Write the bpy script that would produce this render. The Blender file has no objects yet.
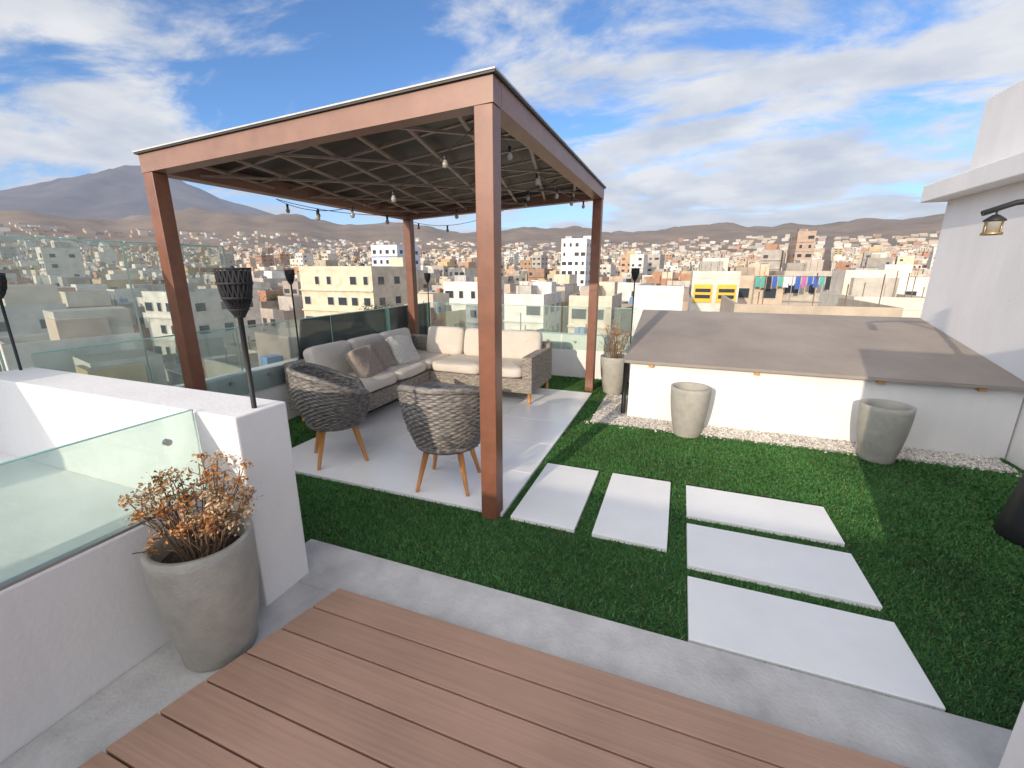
import bpy, math, random
import numpy as np
from mathutils import Vector, Matrix, noise as mn
random.seed(7); rng=np.random.default_rng(7)
D=bpy.data; C=bpy.context; SC=C.scene; rad=math.radians

# ------------------------------------------------------------------ materials
def mat(name, col, rough=.6, metal=0., n_scale=None, n_amt=.15, bump=0., b_scale=60., stretch=None, detail=4, col2=None):
    m=D.materials.new(name); m.use_nodes=True; nt=m.node_tree; N=nt.nodes; L=nt.links
    b=N['Principled BSDF']; b.inputs['Roughness'].default_value=rough; b.inputs['Metallic'].default_value=metal
    b.inputs['Base Color'].default_value=(*col,1)
    tc=N.new('ShaderNodeTexCoord'); mp=N.new('ShaderNodeMapping'); L.new(tc.outputs['Object'],mp.inputs[0])
    if stretch: mp.inputs['Scale'].default_value=stretch
    if n_scale:
        no=N.new('ShaderNodeTexNoise'); no.inputs['Scale'].default_value=n_scale; no.inputs['Detail'].default_value=detail; no.inputs['Roughness'].default_value=.65
        L.new(mp.outputs[0],no.inputs['Vector'])
        r=N.new('ShaderNodeValToRGB'); r.color_ramp.elements[0].position=.3; r.color_ramp.elements[1].position=.7
        c2=col2 or tuple(min(1,x*(1+n_amt)) for x in col); c1=tuple(x*(1-n_amt) for x in col)
        r.color_ramp.elements[0].color=(*c1,1); r.color_ramp.elements[1].color=(*c2,1)
        L.new(no.outputs['Fac'],r.inputs[0]); L.new(r.outputs[0],b.inputs['Base Color'])
    if bump:
        nb=N.new('ShaderNodeTexNoise'); nb.inputs['Scale'].default_value=b_scale; nb.inputs['Detail'].default_value=2
        L.new(mp.outputs[0],nb.inputs['Vector'])
        bp=N.new('ShaderNodeBump'); bp.inputs['Strength'].default_value=bump; bp.inputs['Distance'].default_value=.01
        L.new(nb.outputs['Fac'],bp.inputs['Height']); L.new(bp.outputs[0],b.inputs['Normal'])
    return m
M={}
def wall_mat(name,col):
    m=mat(name,col,.85,bump=.22,b_scale=45); nt=m.node_tree; N=nt.nodes; L=nt.links; b=N['Principled BSDF']
    tc=N.new('ShaderNodeTexCoord'); mp=N.new('ShaderNodeMapping'); mp.inputs['Scale'].default_value=(3.5,3.5,.8); L.new(tc.outputs['Object'],mp.inputs[0])
    a=N.new('ShaderNodeTexNoise'); a.inputs['Scale'].default_value=1.4; a.inputs['Detail'].default_value=3; L.new(mp.outputs[0],a.inputs['Vector'])
    c=N.new('ShaderNodeTexNoise'); c.inputs['Scale'].default_value=1.7; c.inputs['Detail'].default_value=6; L.new(tc.outputs['Object'],c.inputs['Vector'])
    s=N.new('ShaderNodeMath'); s.operation='ADD'; L.new(a.outputs['Fac'],s.inputs[0]); L.new(c.outputs['Fac'],s.inputs[1])
    r=N.new('ShaderNodeMapRange'); r.inputs[1].default_value=.7; r.inputs[2].default_value=1.2; r.inputs[3].default_value=.93; r.inputs[4].default_value=1.02; L.new(s.outputs[0],r.inputs[0])
    v=N.new('ShaderNodeVectorMath'); v.operation='SCALE'; v.inputs[0].default_value=col; L.new(r.outputs[0],v.inputs['Scale']); L.new(v.outputs[0],b.inputs['Base Color'])
    return m
M['white']=wall_mat('white_plaster',(.83,.82,.805))
M['conc']=mat('concrete',(.54,.53,.51),.8,n_scale=4,n_amt=.22,bump=.4,b_scale=60,detail=8)
M['gapshade']=mat('dark_gap',(.06,.045,.04),.9)
M['turfbase']=mat('turf_base',(.026,.072,.022),.95,n_scale=3,n_amt=.3)
M['tile']=mat('porcelain_tile',(.88,.88,.87),.22,n_scale=1.3,n_amt=.04,detail=8)
M['paver']=mat('paver',(.89,.89,.87),.35,n_scale=1.8,n_amt=.06,bump=.06,b_scale=50,detail=8)
M['steel']=mat('brown_steel',(.19,.078,.045),.36,n_scale=6,n_amt=.2)
M['steel2']=mat('brown_steel_beam',(.25,.135,.095),.42,n_scale=5,n_amt=.15)
M['roofpanel']=mat('roof_panel',(.035,.036,.03),.5,n_scale=3,n_amt=.3)
M['flash']=mat('roof_flashing',(.5,.5,.48),.5,n_scale=8,n_amt=.15)
M['lattice']=mat('lattice_steel',(.30,.235,.19),.5,n_scale=6,n_amt=.2)
M['pot']=mat('concrete_pot',(.38,.37,.325),.75,n_scale=9,n_amt=.16,bump=.35,b_scale=70,detail=8)
M['soil']=mat('soil',(.06,.045,.035),1,n_scale=40,n_amt=.5,bump=1,b_scale=60)
M['stem']=mat('dry_stem',(.20,.13,.08),.9,n_scale=20,n_amt=.3)
M['slope']=mat('grey_membrane',(.31,.27,.235),.85,n_scale=1.3,n_amt=.16,bump=.3,b_scale=40,detail=8)
M['wood']=mat('teak_leg',(.52,.23,.07),.45,n_scale=14,n_amt=.2,stretch=(1,1,.15))
M['cream']=mat('cream_fabric',(.62,.565,.49),.95,n_scale=7,n_amt=.05,bump=.35,b_scale=260)
M['taupe']=mat('taupe_fabric',(.30,.25,.21),.95,n_scale=30,n_amt=.2,bump=.4,b_scale=220)
M['lightpil']=mat('pale_pattern_fabric',(.56,.55,.50),.95,n_scale=45,n_amt=.2,bump=.3,b_scale=200)
M['black']=mat('black_metal',(.018,.018,.02),.45,n_scale=10,n_amt=.2)
M['torch']=mat('black_rattan',(.02,.02,.022),.6,n_scale=10,n_amt=.2)
M['brass']=mat('brass',(.45,.32,.16),.35,metal=.8)
M['lightwood']=mat('wood_block',(.55,.30,.12),.6,n_scale=14,n_amt=.2)
M['chrome']=mat('standoff_steel',(.5,.5,.5),.3,metal=.9)
M['bulb']=mat('bulb_glass',(.33,.31,.27),.1)

def wicker_mat(name, c1, c2, sc=38):
    m=D.materials.new(name); m.use_nodes=True; nt=m.node_tree; N=nt.nodes; L=nt.links; b=N['Principled BSDF']
    b.inputs['Roughness'].default_value=.6
    tc=N.new('ShaderNodeTexCoord'); no=N.new('ShaderNodeTexNoise'); no.inputs['Scale'].default_value=sc; no.inputs['Detail'].default_value=3
    mp=N.new('ShaderNodeMapping'); mp.inputs['Scale'].default_value=(.6,.6,2.2); L.new(tc.outputs['Object'],mp.inputs[0]); L.new(mp.outputs[0],no.inputs['Vector'])
    r=N.new('ShaderNodeValToRGB'); r.color_ramp.elements[0].position=.32; r.color_ramp.elements[1].position=.68
    r.color_ramp.elements[0].color=(*c1,1); r.color_ramp.elements[1].color=(*c2,1)
    L.new(no.outputs['Fac'],r.inputs[0]); L.new(r.outputs[0],b.inputs['Base Color'])
    return m
M['wicker']=wicker_mat('dark_grey_wicker',(.065,.06,.057),(.26,.24,.22))
M['wicker_s']=wicker_mat('sofa_wicker',(.15,.13,.11),(.36,.315,.26))

def deck_mat():
    m=D.materials.new('composite_decking'); m.use_nodes=True; nt=m.node_tree; N=nt.nodes; L=nt.links; b=N['Principled BSDF']
    b.inputs['Roughness'].default_value=.6
    tc=N.new('ShaderNodeTexCoord'); mp=N.new('ShaderNodeMapping'); mp.inputs['Scale'].default_value=(1.2,45,1)
    L.new(tc.outputs['Object'],mp.inputs[0])
    no=N.new('ShaderNodeTexNoise'); no.inputs['Scale'].default_value=2; no.inputs['Detail'].default_value=5; L.new(mp.outputs[0],no.inputs['Vector'])
    n2=N.new('ShaderNodeTexNoise'); n2.inputs['Scale'].default_value=2.3; n2.inputs['Detail'].default_value=6; L.new(tc.outputs['Object'],n2.inputs['Vector'])
    at=N.new('ShaderNodeAttribute'); at.attribute_name='Col'
    mx=N.new('ShaderNodeMath'); mx.operation='ADD'; L.new(no.outputs['Fac'],mx.inputs[0]); L.new(n2.outputs['Fac'],mx.inputs[1])
    mr=N.new('ShaderNodeMapRange'); mr.inputs[1].default_value=.7; mr.inputs[2].default_value=1.3; mr.inputs[3].default_value=.84; mr.inputs[4].default_value=1.12; L.new(mx.outputs[0],mr.inputs[0])
    vm=N.new('ShaderNodeVectorMath'); vm.operation='SCALE'; L.new(at.outputs['Color'],vm.inputs[0]); L.new(mr.outputs[0],vm.inputs['Scale'])
    L.new(vm.outputs[0],b.inputs['Base Color'])
    bp=N.new('ShaderNodeBump'); bp.inputs['Strength'].default_value=.2; bp.inputs['Distance'].default_value=.004; L.new(no.outputs['Fac'],bp.inputs['Height']); L.new(bp.outputs[0],b.inputs['Normal'])
    return m
M['deck']=deck_mat()

def glass_mat(name,tint,dust):
    m=D.materials.new(name); m.use_nodes=True; nt=m.node_tree; N=nt.nodes; L=nt.links
    N.remove(N['Principled BSDF']); out=N['Material Output']
    tr=N.new('ShaderNodeBsdfTransparent'); tr.inputs[0].default_value=(*tint,1)
    gl=N.new('ShaderNodeBsdfGlossy'); gl.inputs['Roughness'].default_value=.02; gl.inputs[0].default_value=(.9,.95,.93,1)
    fr=N.new('ShaderNodeFresnel'); fr.inputs[0].default_value=1.45
    df=N.new('ShaderNodeBsdfDiffuse'); df.inputs[0].default_value=(.60,.72,.67,1)
    tc=N.new('ShaderNodeTexCoord'); no=N.new('ShaderNodeTexNoise'); no.inputs['Scale'].default_value=4; no.inputs['Detail'].default_value=4; L.new(tc.outputs['Object'],no.inputs['Vector'])
    mr=N.new('ShaderNodeMapRange'); mr.inputs[3].default_value=dust*.4; mr.inputs[4].default_value=dust*1.6; L.new(no.outputs['Fac'],mr.inputs[0])
    m1=N.new('ShaderNodeMixShader'); m2=N.new('ShaderNodeMixShader')
    L.new(mr.outputs[0],m1.inputs[0]); L.new(tr.outputs[0],m1.inputs[1]); L.new(df.outputs[0],m1.inputs[2])
    L.new(fr.outputs[0],m2.inputs[0]); L.new(m1.outputs[0],m2.inputs[1]); L.new(gl.outputs[0],m2.inputs[2])
    L.new(m2.outputs[0],out.inputs[0]); return m
M['glass']=glass_mat('balustrade_glass',(.93,.97,.955),.13)
M['glass2']=glass_mat('near_balustrade_glass',(.84,.93,.90),.20)
M['glasse']=mat('glass_edge',(.34,.60,.52),.2)

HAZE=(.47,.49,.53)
def add_haze(m, far=8500., mx=.66, hz=HAZE):  # aerial haze painted into the material as emission, stronger away from the origin
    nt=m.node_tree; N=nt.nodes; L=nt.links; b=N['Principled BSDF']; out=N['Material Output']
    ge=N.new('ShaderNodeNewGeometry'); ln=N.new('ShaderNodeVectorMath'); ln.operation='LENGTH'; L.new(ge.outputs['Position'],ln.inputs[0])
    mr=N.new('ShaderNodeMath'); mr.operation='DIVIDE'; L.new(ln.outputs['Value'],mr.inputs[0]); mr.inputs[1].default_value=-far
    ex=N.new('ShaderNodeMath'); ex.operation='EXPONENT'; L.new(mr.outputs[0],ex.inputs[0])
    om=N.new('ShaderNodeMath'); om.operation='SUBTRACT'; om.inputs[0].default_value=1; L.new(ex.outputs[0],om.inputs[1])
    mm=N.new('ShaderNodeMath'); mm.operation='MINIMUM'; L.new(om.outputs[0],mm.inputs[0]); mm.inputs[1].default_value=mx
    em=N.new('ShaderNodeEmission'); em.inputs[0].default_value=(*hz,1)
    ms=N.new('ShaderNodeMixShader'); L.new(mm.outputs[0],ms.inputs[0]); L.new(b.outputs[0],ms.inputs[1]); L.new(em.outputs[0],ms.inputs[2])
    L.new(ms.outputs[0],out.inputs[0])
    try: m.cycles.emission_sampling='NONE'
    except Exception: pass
def attr_mat(name,rough=.8,sc=.6):
    m=D.materials.new(name); m.use_nodes=True; nt=m.node_tree; N=nt.nodes; L=nt.links; b=N['Principled BSDF']; b.inputs['Roughness'].default_value=rough
    at=N.new('ShaderNodeAttribute'); at.attribute_name='Col'
    tc=N.new('ShaderNodeTexCoord'); no=N.new('ShaderNodeTexNoise'); no.inputs['Scale'].default_value=sc; no.inputs['Detail'].default_value=4; L.new(tc.outputs['Object'],no.inputs['Vector'])
    mr=N.new('ShaderNodeMapRange'); mr.inputs[1].default_value=.3; mr.inputs[2].default_value=.7; mr.inputs[3].default_value=.78; mr.inputs[4].default_value=1.12; L.new(no.outputs['Fac'],mr.inputs[0])
    vm=N.new('ShaderNodeVectorMath'); vm.operation='SCALE'; L.new(at.outputs['Color'],vm.inputs[0]); L.new(mr.outputs[0],vm.inputs['Scale']); L.new(vm.outputs[0],b.inputs['Base Color'])
    return m
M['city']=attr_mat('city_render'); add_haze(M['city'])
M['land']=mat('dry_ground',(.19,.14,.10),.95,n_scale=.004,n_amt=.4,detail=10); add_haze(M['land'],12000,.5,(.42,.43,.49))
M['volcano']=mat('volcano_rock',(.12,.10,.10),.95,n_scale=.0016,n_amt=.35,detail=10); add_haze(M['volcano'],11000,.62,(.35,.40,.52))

# ------------------------------------------------------------------ mesh helpers
def empty(name,loc=(0,0,0),rot=0):
    o=D.objects.new(name,None); SC.collection.objects.link(o); o.location=loc; o.rotation_euler[2]=rot; return o
def mesh(name,vs,fs,m=None,parent=None,smooth=False,cols=None,loc=None,rot=None):
    me=D.meshes.new(name); me.from_pydata([tuple(v) for v in vs],[],[tuple(f) for f in fs]); 
    if m is not None: me.materials.append(M[m] if isinstance(m,str) else m)
    if smooth: me.polygons.foreach_set('use_smooth',[True]*len(me.polygons))
    if cols is not None:
        a=me.color_attributes.new('Col','FLOAT_COLOR','CORNER')
        tot=[p.loop_total for p in me.polygons]; arr=np.repeat(np.array([(*c,1) for c in cols],dtype=np.float32),tot,axis=0)
        a.data.foreach_set('color',arr.ravel())
    me.update()
    o=D.objects.new(name,me); SC.collection.objects.link(o)
    if loc: o.location=loc
    if rot: o.rotation_euler=rot
    if parent: o.parent=parent
    return o
def bxv(x0,x1,y0,y1,z0,z1):
    return [(x0,y0,z0),(x1,y0,z0),(x1,y1,z0),(x0,y1,z0),(x0,y0,z1),(x1,y0,z1),(x1,y1,z1),(x0,y1,z1)]
BF=[(3,2,1,0),(4,5,6,7),(0,1,5,4),(1,2,6,5),(2,3,7,6),(3,0,4,7)]
def box(name,x0,x1,y0,y1,z0,z1,m,parent=None,bev=0.,seg=2,**k):
    o=mesh(name,bxv(x0,x1,y0,y1,z0,z1),BF,m,parent,**k)
    if bev:
        b=o.modifiers.new('b','BEVEL'); b.width=bev; b.segments=seg; b.limit_method='ANGLE'
    return o
def lathe(name,prof,m,parent=None,n=40,loc=None):
    vs=[];fs=[]
    for r,z in prof:
        for i in range(n):
            a=2*math.pi*i/n; vs.append((r*math.cos(a),r*math.sin(a),z))
    for j in range(len(prof)-1):
        for i in range(n):
            fs.append((j*n+i,j*n+(i+1)%n,(j+1)*n+(i+1)%n,(j+1)*n+i))
    return mesh(name,vs,fs,m,parent,smooth=True,loc=loc)
def tube_data(pts,r,n=6,closed=False):
    pts=[Vector(p) for p in pts]; vs=[];fs=[]; R=[float(q) for q in r] if isinstance(r,(list,tuple)) else [float(r)]*len(pts)
    for k,p in enumerate(pts):
        if closed: t=pts[(k+1)%len(pts)]-pts[k-1]
        else: t=pts[min(k+1,len(pts)-1)]-pts[max(k-1,0)]
        t.normalize(); up=Vector((0,0,1)) if abs(t.z)<.95 else Vector((1,0,0))
        a=t.cross(up).normalized(); b=t.cross(a).normalized()
        for i in range(n):
            an=2*math.pi*i/n; vs.append(p+(a*math.cos(an)+b*math.sin(an))*R[k])
    K=len(pts)
    for k in range(K if closed else K-1):
        for i in range(n):
            k2=(k+1)%K; fs.append((k*n+i,k*n+(i+1)%n,k2*n+(i+1)%n,k2*n+i))
    if not closed: fs.append(tuple(range(n))); fs.append(tuple((K-1)*n+i for i in reversed(range(n))))
    return vs,fs
def tube(name,pts,r,m,parent=None,n=6,closed=False):
    v,f=tube_data(pts,r,n,closed); return mesh(name,v,f,m,parent,smooth=True)
class Acc:
    def __init__(s): s.v=[];s.f=[];s.c=[]
    def add(s,v,f,c=None):
        o=len(s.v); s.v+=list(v); s.f+=[tuple(i+o for i in q) for q in f]
        if c is not None: s.c+=[c]*len(f)

# ------------------------------------------------------------------ terrace floor, building mass
box('terrace_slab_floor',-3.98,2.9,1.21,6.95,-.30,-.012,'conc')
own=empty('own_building')
box('mass_front',-4.05,6,1.25,6.9,-12,-.31,'white',own)
box('mass_rear',-1.98,6,-9,1.24,-12,-.02,'white',own)
box('side_roof_top',-3.919,-2.112,-9,1.218,-12,.50,'white',own)

mesh('artificial_turf_lawn',[(-3.95,1.5,0),(2.78,1.5,0),(2.78,6.8,0),(-3.95,6.8,0)],[(0,1,2,3)],'turfbase')
rects=[(-3.2,-.98,2.4,5.56)]
pat=empty('patio_paving')
nx,ny=3,5; px0,px1,py0,py1=rects[0]
for i in range(nx):
    for j in range(ny):
        w=(px1-px0)/nx; h=(py1-py0)/ny
        box('tile_%d_%d'%(i,j),px0+i*w+.0015,px0+(i+1)*w-.0015,py0+j*h+.0015,py0+(j+1)*h-.0015,-.01,.024,'tile',pat,bev=.0015)
box('grout',px0+.003,px1-.003,py0+.003,py1-.003,-.011,.021,'conc',pat)
st=[(-.92,-.49,2.39,3.27),(-.38,.06,2.39,3.275),(.17,1.05,2.82,3.265),(.17,1.05,2.28,2.72),(.17,1.06,1.745,2.185)]
for s in st:
    box('stepping_slab',*s,-.01,.026,'paver',bev=.003); rects.append(s)
cb=empty('concrete_border')
box('far_strip',-1.949,2.77,1.405,1.72,-.05,.035,'conc',cb,bev=.004)
box('side_strip',-1.949,-1.35,-2.4,1.404,-.05,.034,'conc',cb,bev=.004)
dk=Acc(); y=1.395; k=0
while y>-2.3:
    y0=y-.1385
    def le(yy): return max(-1.44-(1.40-yy)*.213,-1.94)
    xr=.998
    v=[(le(y0),y0,.045),(xr,y0,.045),(xr,y,.045),(le(y),y,.045),(le(y0),y0,.088),(xr,y0,.088),(xr,y,.088),(le(y),y,.088)]
    t=random.uniform(.93,1.06); dk.add(v,BF,(.45*t,.28*t,.195*t)); y-=.1452
o=mesh('composite_deck',dk.v,dk.f,'deck',cols=dk.c); b=o.modifiers.new('b','BEVEL'); b.width=.003; b.segments=2
mesh('gap_shade_sheet',[(-1.44,1.39,.04),(-1.94,-1,.04),(-1.94,-2.3,.04),(.99,-2.3,.04),(.99,1.39,.04)],[(0,1,2,3,4)],'gapshade',o)  # single flat dark sheet below the boards, painting in the shade of the gaps

def blades(n):
    pts=rng.uniform([-3.9,1.70],[2.76,6.7],(n*2,2))
    d=np.hypot(pts[:,0],pts[:,1]); keep=rng.random(len(pts))<np.clip(3.2/d,.25,1)
    for r in rects: keep&=~((pts[:,0]>r[0]-.004)&(pts[:,0]<r[1]+.004)&(pts[:,1]>r[2]-.004)&(pts[:,1]<r[3]+.004))
    keep&=~((pts[:,1]>4.47)&(pts[:,0]>-.80)&(pts[:,0]<2.7))
    keep&=(pts[:,1]>1.722+.006*np.sin(pts[:,0]*31)+.004*np.sin(pts[:,0]*83))
    p=pts[keep]; m=len(p); a=rng.uniform(0,2*np.pi,m); w=rng.uniform(.0025,.0045,m)*np.clip(np.hypot(p[:,0],p[:,1])/2.5,1,2); h=rng.uniform(.010,.022,m)
    la=rng.normal(0,.011,(m,2))
    v=np.zeros((m,3,3)); v[:,0,:2]=p+np.stack([np.cos(a)*w,np.sin(a)*w],1); v[:,1,:2]=p-np.stack([np.cos(a)*w,np.sin(a)*w],1)
    v[:,2,:2]=p+la; v[:,2,2]=h
    me=D.meshes.new('turf_blades'); me.vertices.add(3*m); me.vertices.foreach_set('co',v.ravel()); me.loops.add(3*m); me.loops.foreach_set('vertex_index',np.arange(3*m,dtype=np.int32))
    me.polygons.add(m); me.polygons.foreach_set('loop_start',np.arange(0,3*m,3,dtype=np.int32)); me.polygons.foreach_set('loop_total',np.full(m,3,dtype=np.int32)); me.update()
    c=np.zeros((m,4),dtype=np.float32); t=rng.uniform(.65,1.4,m)*(1+.2*np.sin(p[:,0]*3.1+p[:,1]*1.3)*np.sin(p[:,1]*2.3-p[:,0])); c[:,0]=.048*t; c[:,1]=.162*t; c[:,2]=.034*t; c[:,3]=1
    br=rng.random(m)<.06; c[br]=[.17,.20,.06,1]
    at=me.color_attributes.new('Col','FLOAT_COLOR','CORNER'); at.data.foreach_set('color',np.repeat(c,3,axis=0).ravel())
    me.materials.append(attr_mat('turf_blade',.7,2.)); o=D.objects.new('turf_grass_blades',me); SC.collection.objects.link(o)
blades(280000)

ga=Acc(); ico=[(0,0,1),(1,0,0),(0,1,0),(-1,0,0),(0,-1,0),(0,0,-1)]; icf=[(0,1,2),(0,2,3),(0,3,4),(0,4,1),(5,2,1),(5,3,2),(5,4,3),(5,1,4)]
def stone(x,y):
    s=random.uniform(.007,.017); a=random.uniform(0,6.3); q=random.uniform(.6,1)
    v=[]
    for p in ico:
        j=[c*random.uniform(.75,1.2) for c in p]; X=j[0]*s; Y=j[1]*s*q
        v.append((x+X*math.cos(a)-Y*math.sin(a),y+X*math.sin(a)+Y*math.cos(a),.006+random.uniform(0,.012)+j[2]*s*.6))
    t=random.choice([.70,.62,.52,.76,.40]); ga.add(v,icf,(t,t*.95,t*.87))
for _ in range(6500): stone(random.uniform(-.79,2.70),random.uniform(4.48,4.79))
for _ in range(900): stone(random.uniform(-.79,-.52),random.uniform(4.79,5.6))
for _ in range(160): stone(random.uniform(-.85,2.70),4.48-abs(random.gauss(0,.04)))
mesh('gravel_strip',ga.v,ga.f,attr_mat('gravel_colour',.85),cols=ga.c)
mesh('gravel_bed',[(-.8,4.46,.004),(2.72,4.46,.004),(2.72,5.7,.004),(-.8,5.7,.004)],[(0,1,2,3)],mat('gravel_sand',(.48,.45,.40),.95,n_scale=40,n_amt=.25,bump=.6,b_scale=90))

# ------------------------------------------------------------------ left walls, glass
box('white_corner_wall',-3.9,-1.725,1.22,1.485,-3,.99,'white',bev=.008)
box('low_side_wall',-2.11,-1.952,-2.5,1.218,-3,.60,'white',bev=.008)
g=empty('side_glass_balustrade')
for (a,b) in ((.0,1.212),(-1.25,-.02)):
    box('panel',-1.982,-1.970,a,b,.602,1.0,'glass2',g)
    box('edge',-1.983,-1.969,a,b,1.0005,1.004,'glasse',g)
    box('rail',-1.992,-1.960,a,b,.601,.612,'chrome',g)
for yy,zz in ((1.08,.90),(.2,.70)):
    v,f=tube_data([(-1.969,yy,zz),(-1.948,yy,zz)],.014,16); mesh('standoff',v,f,'chrome',g,smooth=False)
par=empty('perimeter_parapet_wall')
box('left_run',-4.08,-3.92,-9,6.58,-3.1,.62,'white',par,bev=.008)
box('back_run',-3.915,-.50,6.42,6.58,-.3,.66,'white',par,bev=.008)
box('back_right_run',-.495,2.77,6.84,6.95,-.3,.98,'white',par)
pg=empty('perimeter_glass_balustrade')
for i,(a,b) in enumerate([(-3,-1.6),(-1.58,-.1),(-.08,1.38),(1.40,2.18),(2.20,2.98)]):
    box('tall_panel_%d'%i,-4.0,-3.988,a,b,.55,1.80,'glass',pg); box('tall_edge_%d'%i,-4.002,-3.986,a,b,1.801,1.811,'glasse',pg)
    box('seam_%d'%i,-4.002,-3.986,b+.001,b+.009,.625,1.81,'glasse',pg)
for i,(a,b) in enumerate([(1.49,2.98),(3.0,4.13),(4.15,5.28),(5.30,6.40)]):
    box('side_panel_%d'%i,-3.915,-3.903,a,b,.42,1.07,'glass' ,pg); box('side_edge_%d'%i,-3.917,-3.901,a,b,1.071,1.079,'glasse',pg)
    box('side_seam_%d'%i,-3.917,-3.901,b+.001,b+.008,.42,1.078,'glasse',pg)
    for yy in (a+.2,b-.2):
        v,f=tube_data([(-3.90,yy,.56),(-3.875,yy,.56)],.018,12); mesh('bolt',v,f,'chrome',pg)
for i,(a,b) in enumerate([(-3.9,-2.78),(-2.76,-1.64),(-1.62,-.52)]):
    box('back_panel_%d'%i,a,b,6.402,6.414,.44,1.07,'glass',pg); box('back_edge_%d'%i,a,b,6.401,6.415,1.071,1.078,'glasse',pg)
    for xx in (a+.2,b-.2):
        v,f=tube_data([(xx,6.38,.56),(xx,6.40,.56)],.018,12); mesh('bolt',v,f,'chrome',pg)

# ------------------------------------------------------------------ low white box with sloping roof
lb=empty('low_skylight_roof')
mesh('front_wall',bxv(-.44,2.77,4.80,6.78,-.02,.64),BF,'white',lb)
sl=[(-.50,4.72,.665),(2.78,4.72,.665),(2.78,6.83,1.03),(-.50,6.83,1.03)]
mesh('sloping_sheet',[(x,y,z-.03) for x,y,z in sl]+sl,BF,'slope',lb)
mesh('gable_left',[(-.44,4.85,.64),(-.44,6.78,.64),(-.44,6.78,.98),(-.44,4.85,.655)],[(0,1,2,3)],'white',lb)
for xx in (-.25,.75,1.75,2.45): box('wood_rafter_end',xx,xx+.05,4.745,4.798,.60,.634,'lightwood',lb)
tube('drain_pipe',[(-.50,4.92,0),(-.50,4.92,.62)],.025,'black',lb,n=10)

rb=empty('neighbour_white_building')
box('wall',2.785,6,1.46,6.82,-12,2.37,'white',rb)
box('ledge',2.57,6,1.0,6.93,2.372,2.56,'white',rb,bev=.01)
box('upper_parapet',2.90,6,1.0,6.80,2.562,3.38,'white',rb,bev=.008)
tube('vent_pipe',[(3.4,6.3,3.3),(3.4,6.3,3.75)],.04,'flash',rb,n=12)
hs=empty('stair_house')
box('jamb_wall',1.0,2.784,-2.5,1.404,-.01,2.0,'white',hs,bev=.008)
box('unseen_rear_wall',-2.95,.999,-2.9,-2.5,-.01,1.60,'white',hs)  # unseen, behind the camera; height and length shaped to shade the foreground

# ------------------------------------------------------------------ pergola
pe=empty('pergola')
XR,XL,YF,YB=-1.05,-3.80,2.395,5.75
def topz(x): return float(2.565-(XR+.06-x)*.048)
hw=.055
for nm,x,y in (('front_right_post',XR,YF),('back_right_post',XR,YB),('front_left_post',XL,YF),('back_left_post',XL,YB)):
    box(nm,x-hw,x+hw,y-hw,y+hw,0,topz(x)-.125,'steel',pe,bev=.004)
def sbeam(nm,x0,x1,y0,y1,h0,h1,m):
    v=[(x0,y0,topz(x0)+h0),(x1,y0,topz(x1)+h0),(x1,y1,topz(x1)+h0),(x0,y1,topz(x0)+h0),(x0,y0,topz(x0)+h1),(x1,y0,topz(x1)+h1),(x1,y1,topz(x1)+h1),(x0,y1,topz(x0)+h1)]
    o=mesh(nm,v,BF,m,pe); return o
sbeam('front_beam',XL-hw,XR+hw+.003,YF-hw-.003,YF+hw,-.125,0,'steel2')
sbeam('back_beam',XL-hw,XR+hw+.003,YB-hw,YB+hw+.003,-.125,0,'steel2')
sbeam('left_beam',XL-hw-.003,XL+hw,YF+hw+.001,YB-hw-.001,-.125,0,'steel2')
sbeam('right_beam',XR-hw,XR+hw+.004,YF+hw+.001,YB-hw-.001,-.125,0,'steel2')
sbeam('roof_panel',XL-.075,XR+.075,YF-.075,YB+.075,.002,.012,'roofpanel')
sbeam('roof_flashing',XL-.08,XR+.08,YF-.08,YB+.08,.013,.022,'flash')
la=Acc()
x0,x1,y0,y1=XL+hw,XR-hw,YF+hw,YB-hw
def clipseg(p,d):
    t0,t1=-99,99
    for c,lo,hi in ((0,x0,x1),(1,y0,y1)):
        a=(lo-p[c])/d[c]; b=(hi-p[c])/d[c]
        if a>b:a,b=b,a
        t0=max(t0,a);t1=min(t1,b)
    return (t0,t1) if t1-t0>.05 else None
def flat(p,q,w,z0,z1):
    d=Vector((q[0]-p[0],q[1]-p[1],0)).normalized(); n=Vector((-d.y,d.x,0))*w/2
    v=[]
    for zz in (z0,z1):
        for (c,s) in ((p,-1),(q,-1),(q,1),(p,1)):
            v.append((c[0]+n.x*s,c[1]+n.y*s,topz(c[0])+zz))
    la.add(v,BF)
for ang,zz,sp_,wd in ((168,-.062,.36,.026),(104,-.080,.36,.026),(46,-.098,.80,.022)):
    a=rad(ang); d=(math.cos(a),math.sin(a)); nn=(-d[1],d[0]); c0=((x0+x1)/2,(y0+y1)/2)
    for k in range(-9,10):
        p=(c0[0]+nn[0]*k*sp_,c0[1]+nn[1]*k*sp_); c=clipseg(p,d)
        if c: flat((p[0]+d[0]*c[0],p[1]+d[1]*c[0]),(p[0]+d[0]*c[1],p[1]+d[1]*c[1]),wd,zz,zz+.016)
mesh('roof_lattice',la.v,la.f,'lattice',pe)
sg=empty('string_lights')
def string(p,q,sag,n,nm):
    p=Vector(p);q=Vector(q); pts=[p.lerp(q,float(t))-Vector((0,0,sag*4*t*(1-t))) for t in np.linspace(0,1,25)]
    tube(nm,pts,.003,'black',sg,n=5)
    for k in range(n):
        t=(k+.6)/n; c=p.lerp(q,t)-Vector((0,0,sag*4*t*(1-t)))
        lathe('socket',[(.0,0),(.010,0),(.011,-.03),(.008,-.035)],'black',sg,n=10,loc=c)
        lathe('bulb',[(.008,-.033),(.016,-.048),(.019,-.063),(.013,-.078),(.0,-.082)],'bulb',sg,n=14,loc=c)
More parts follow.
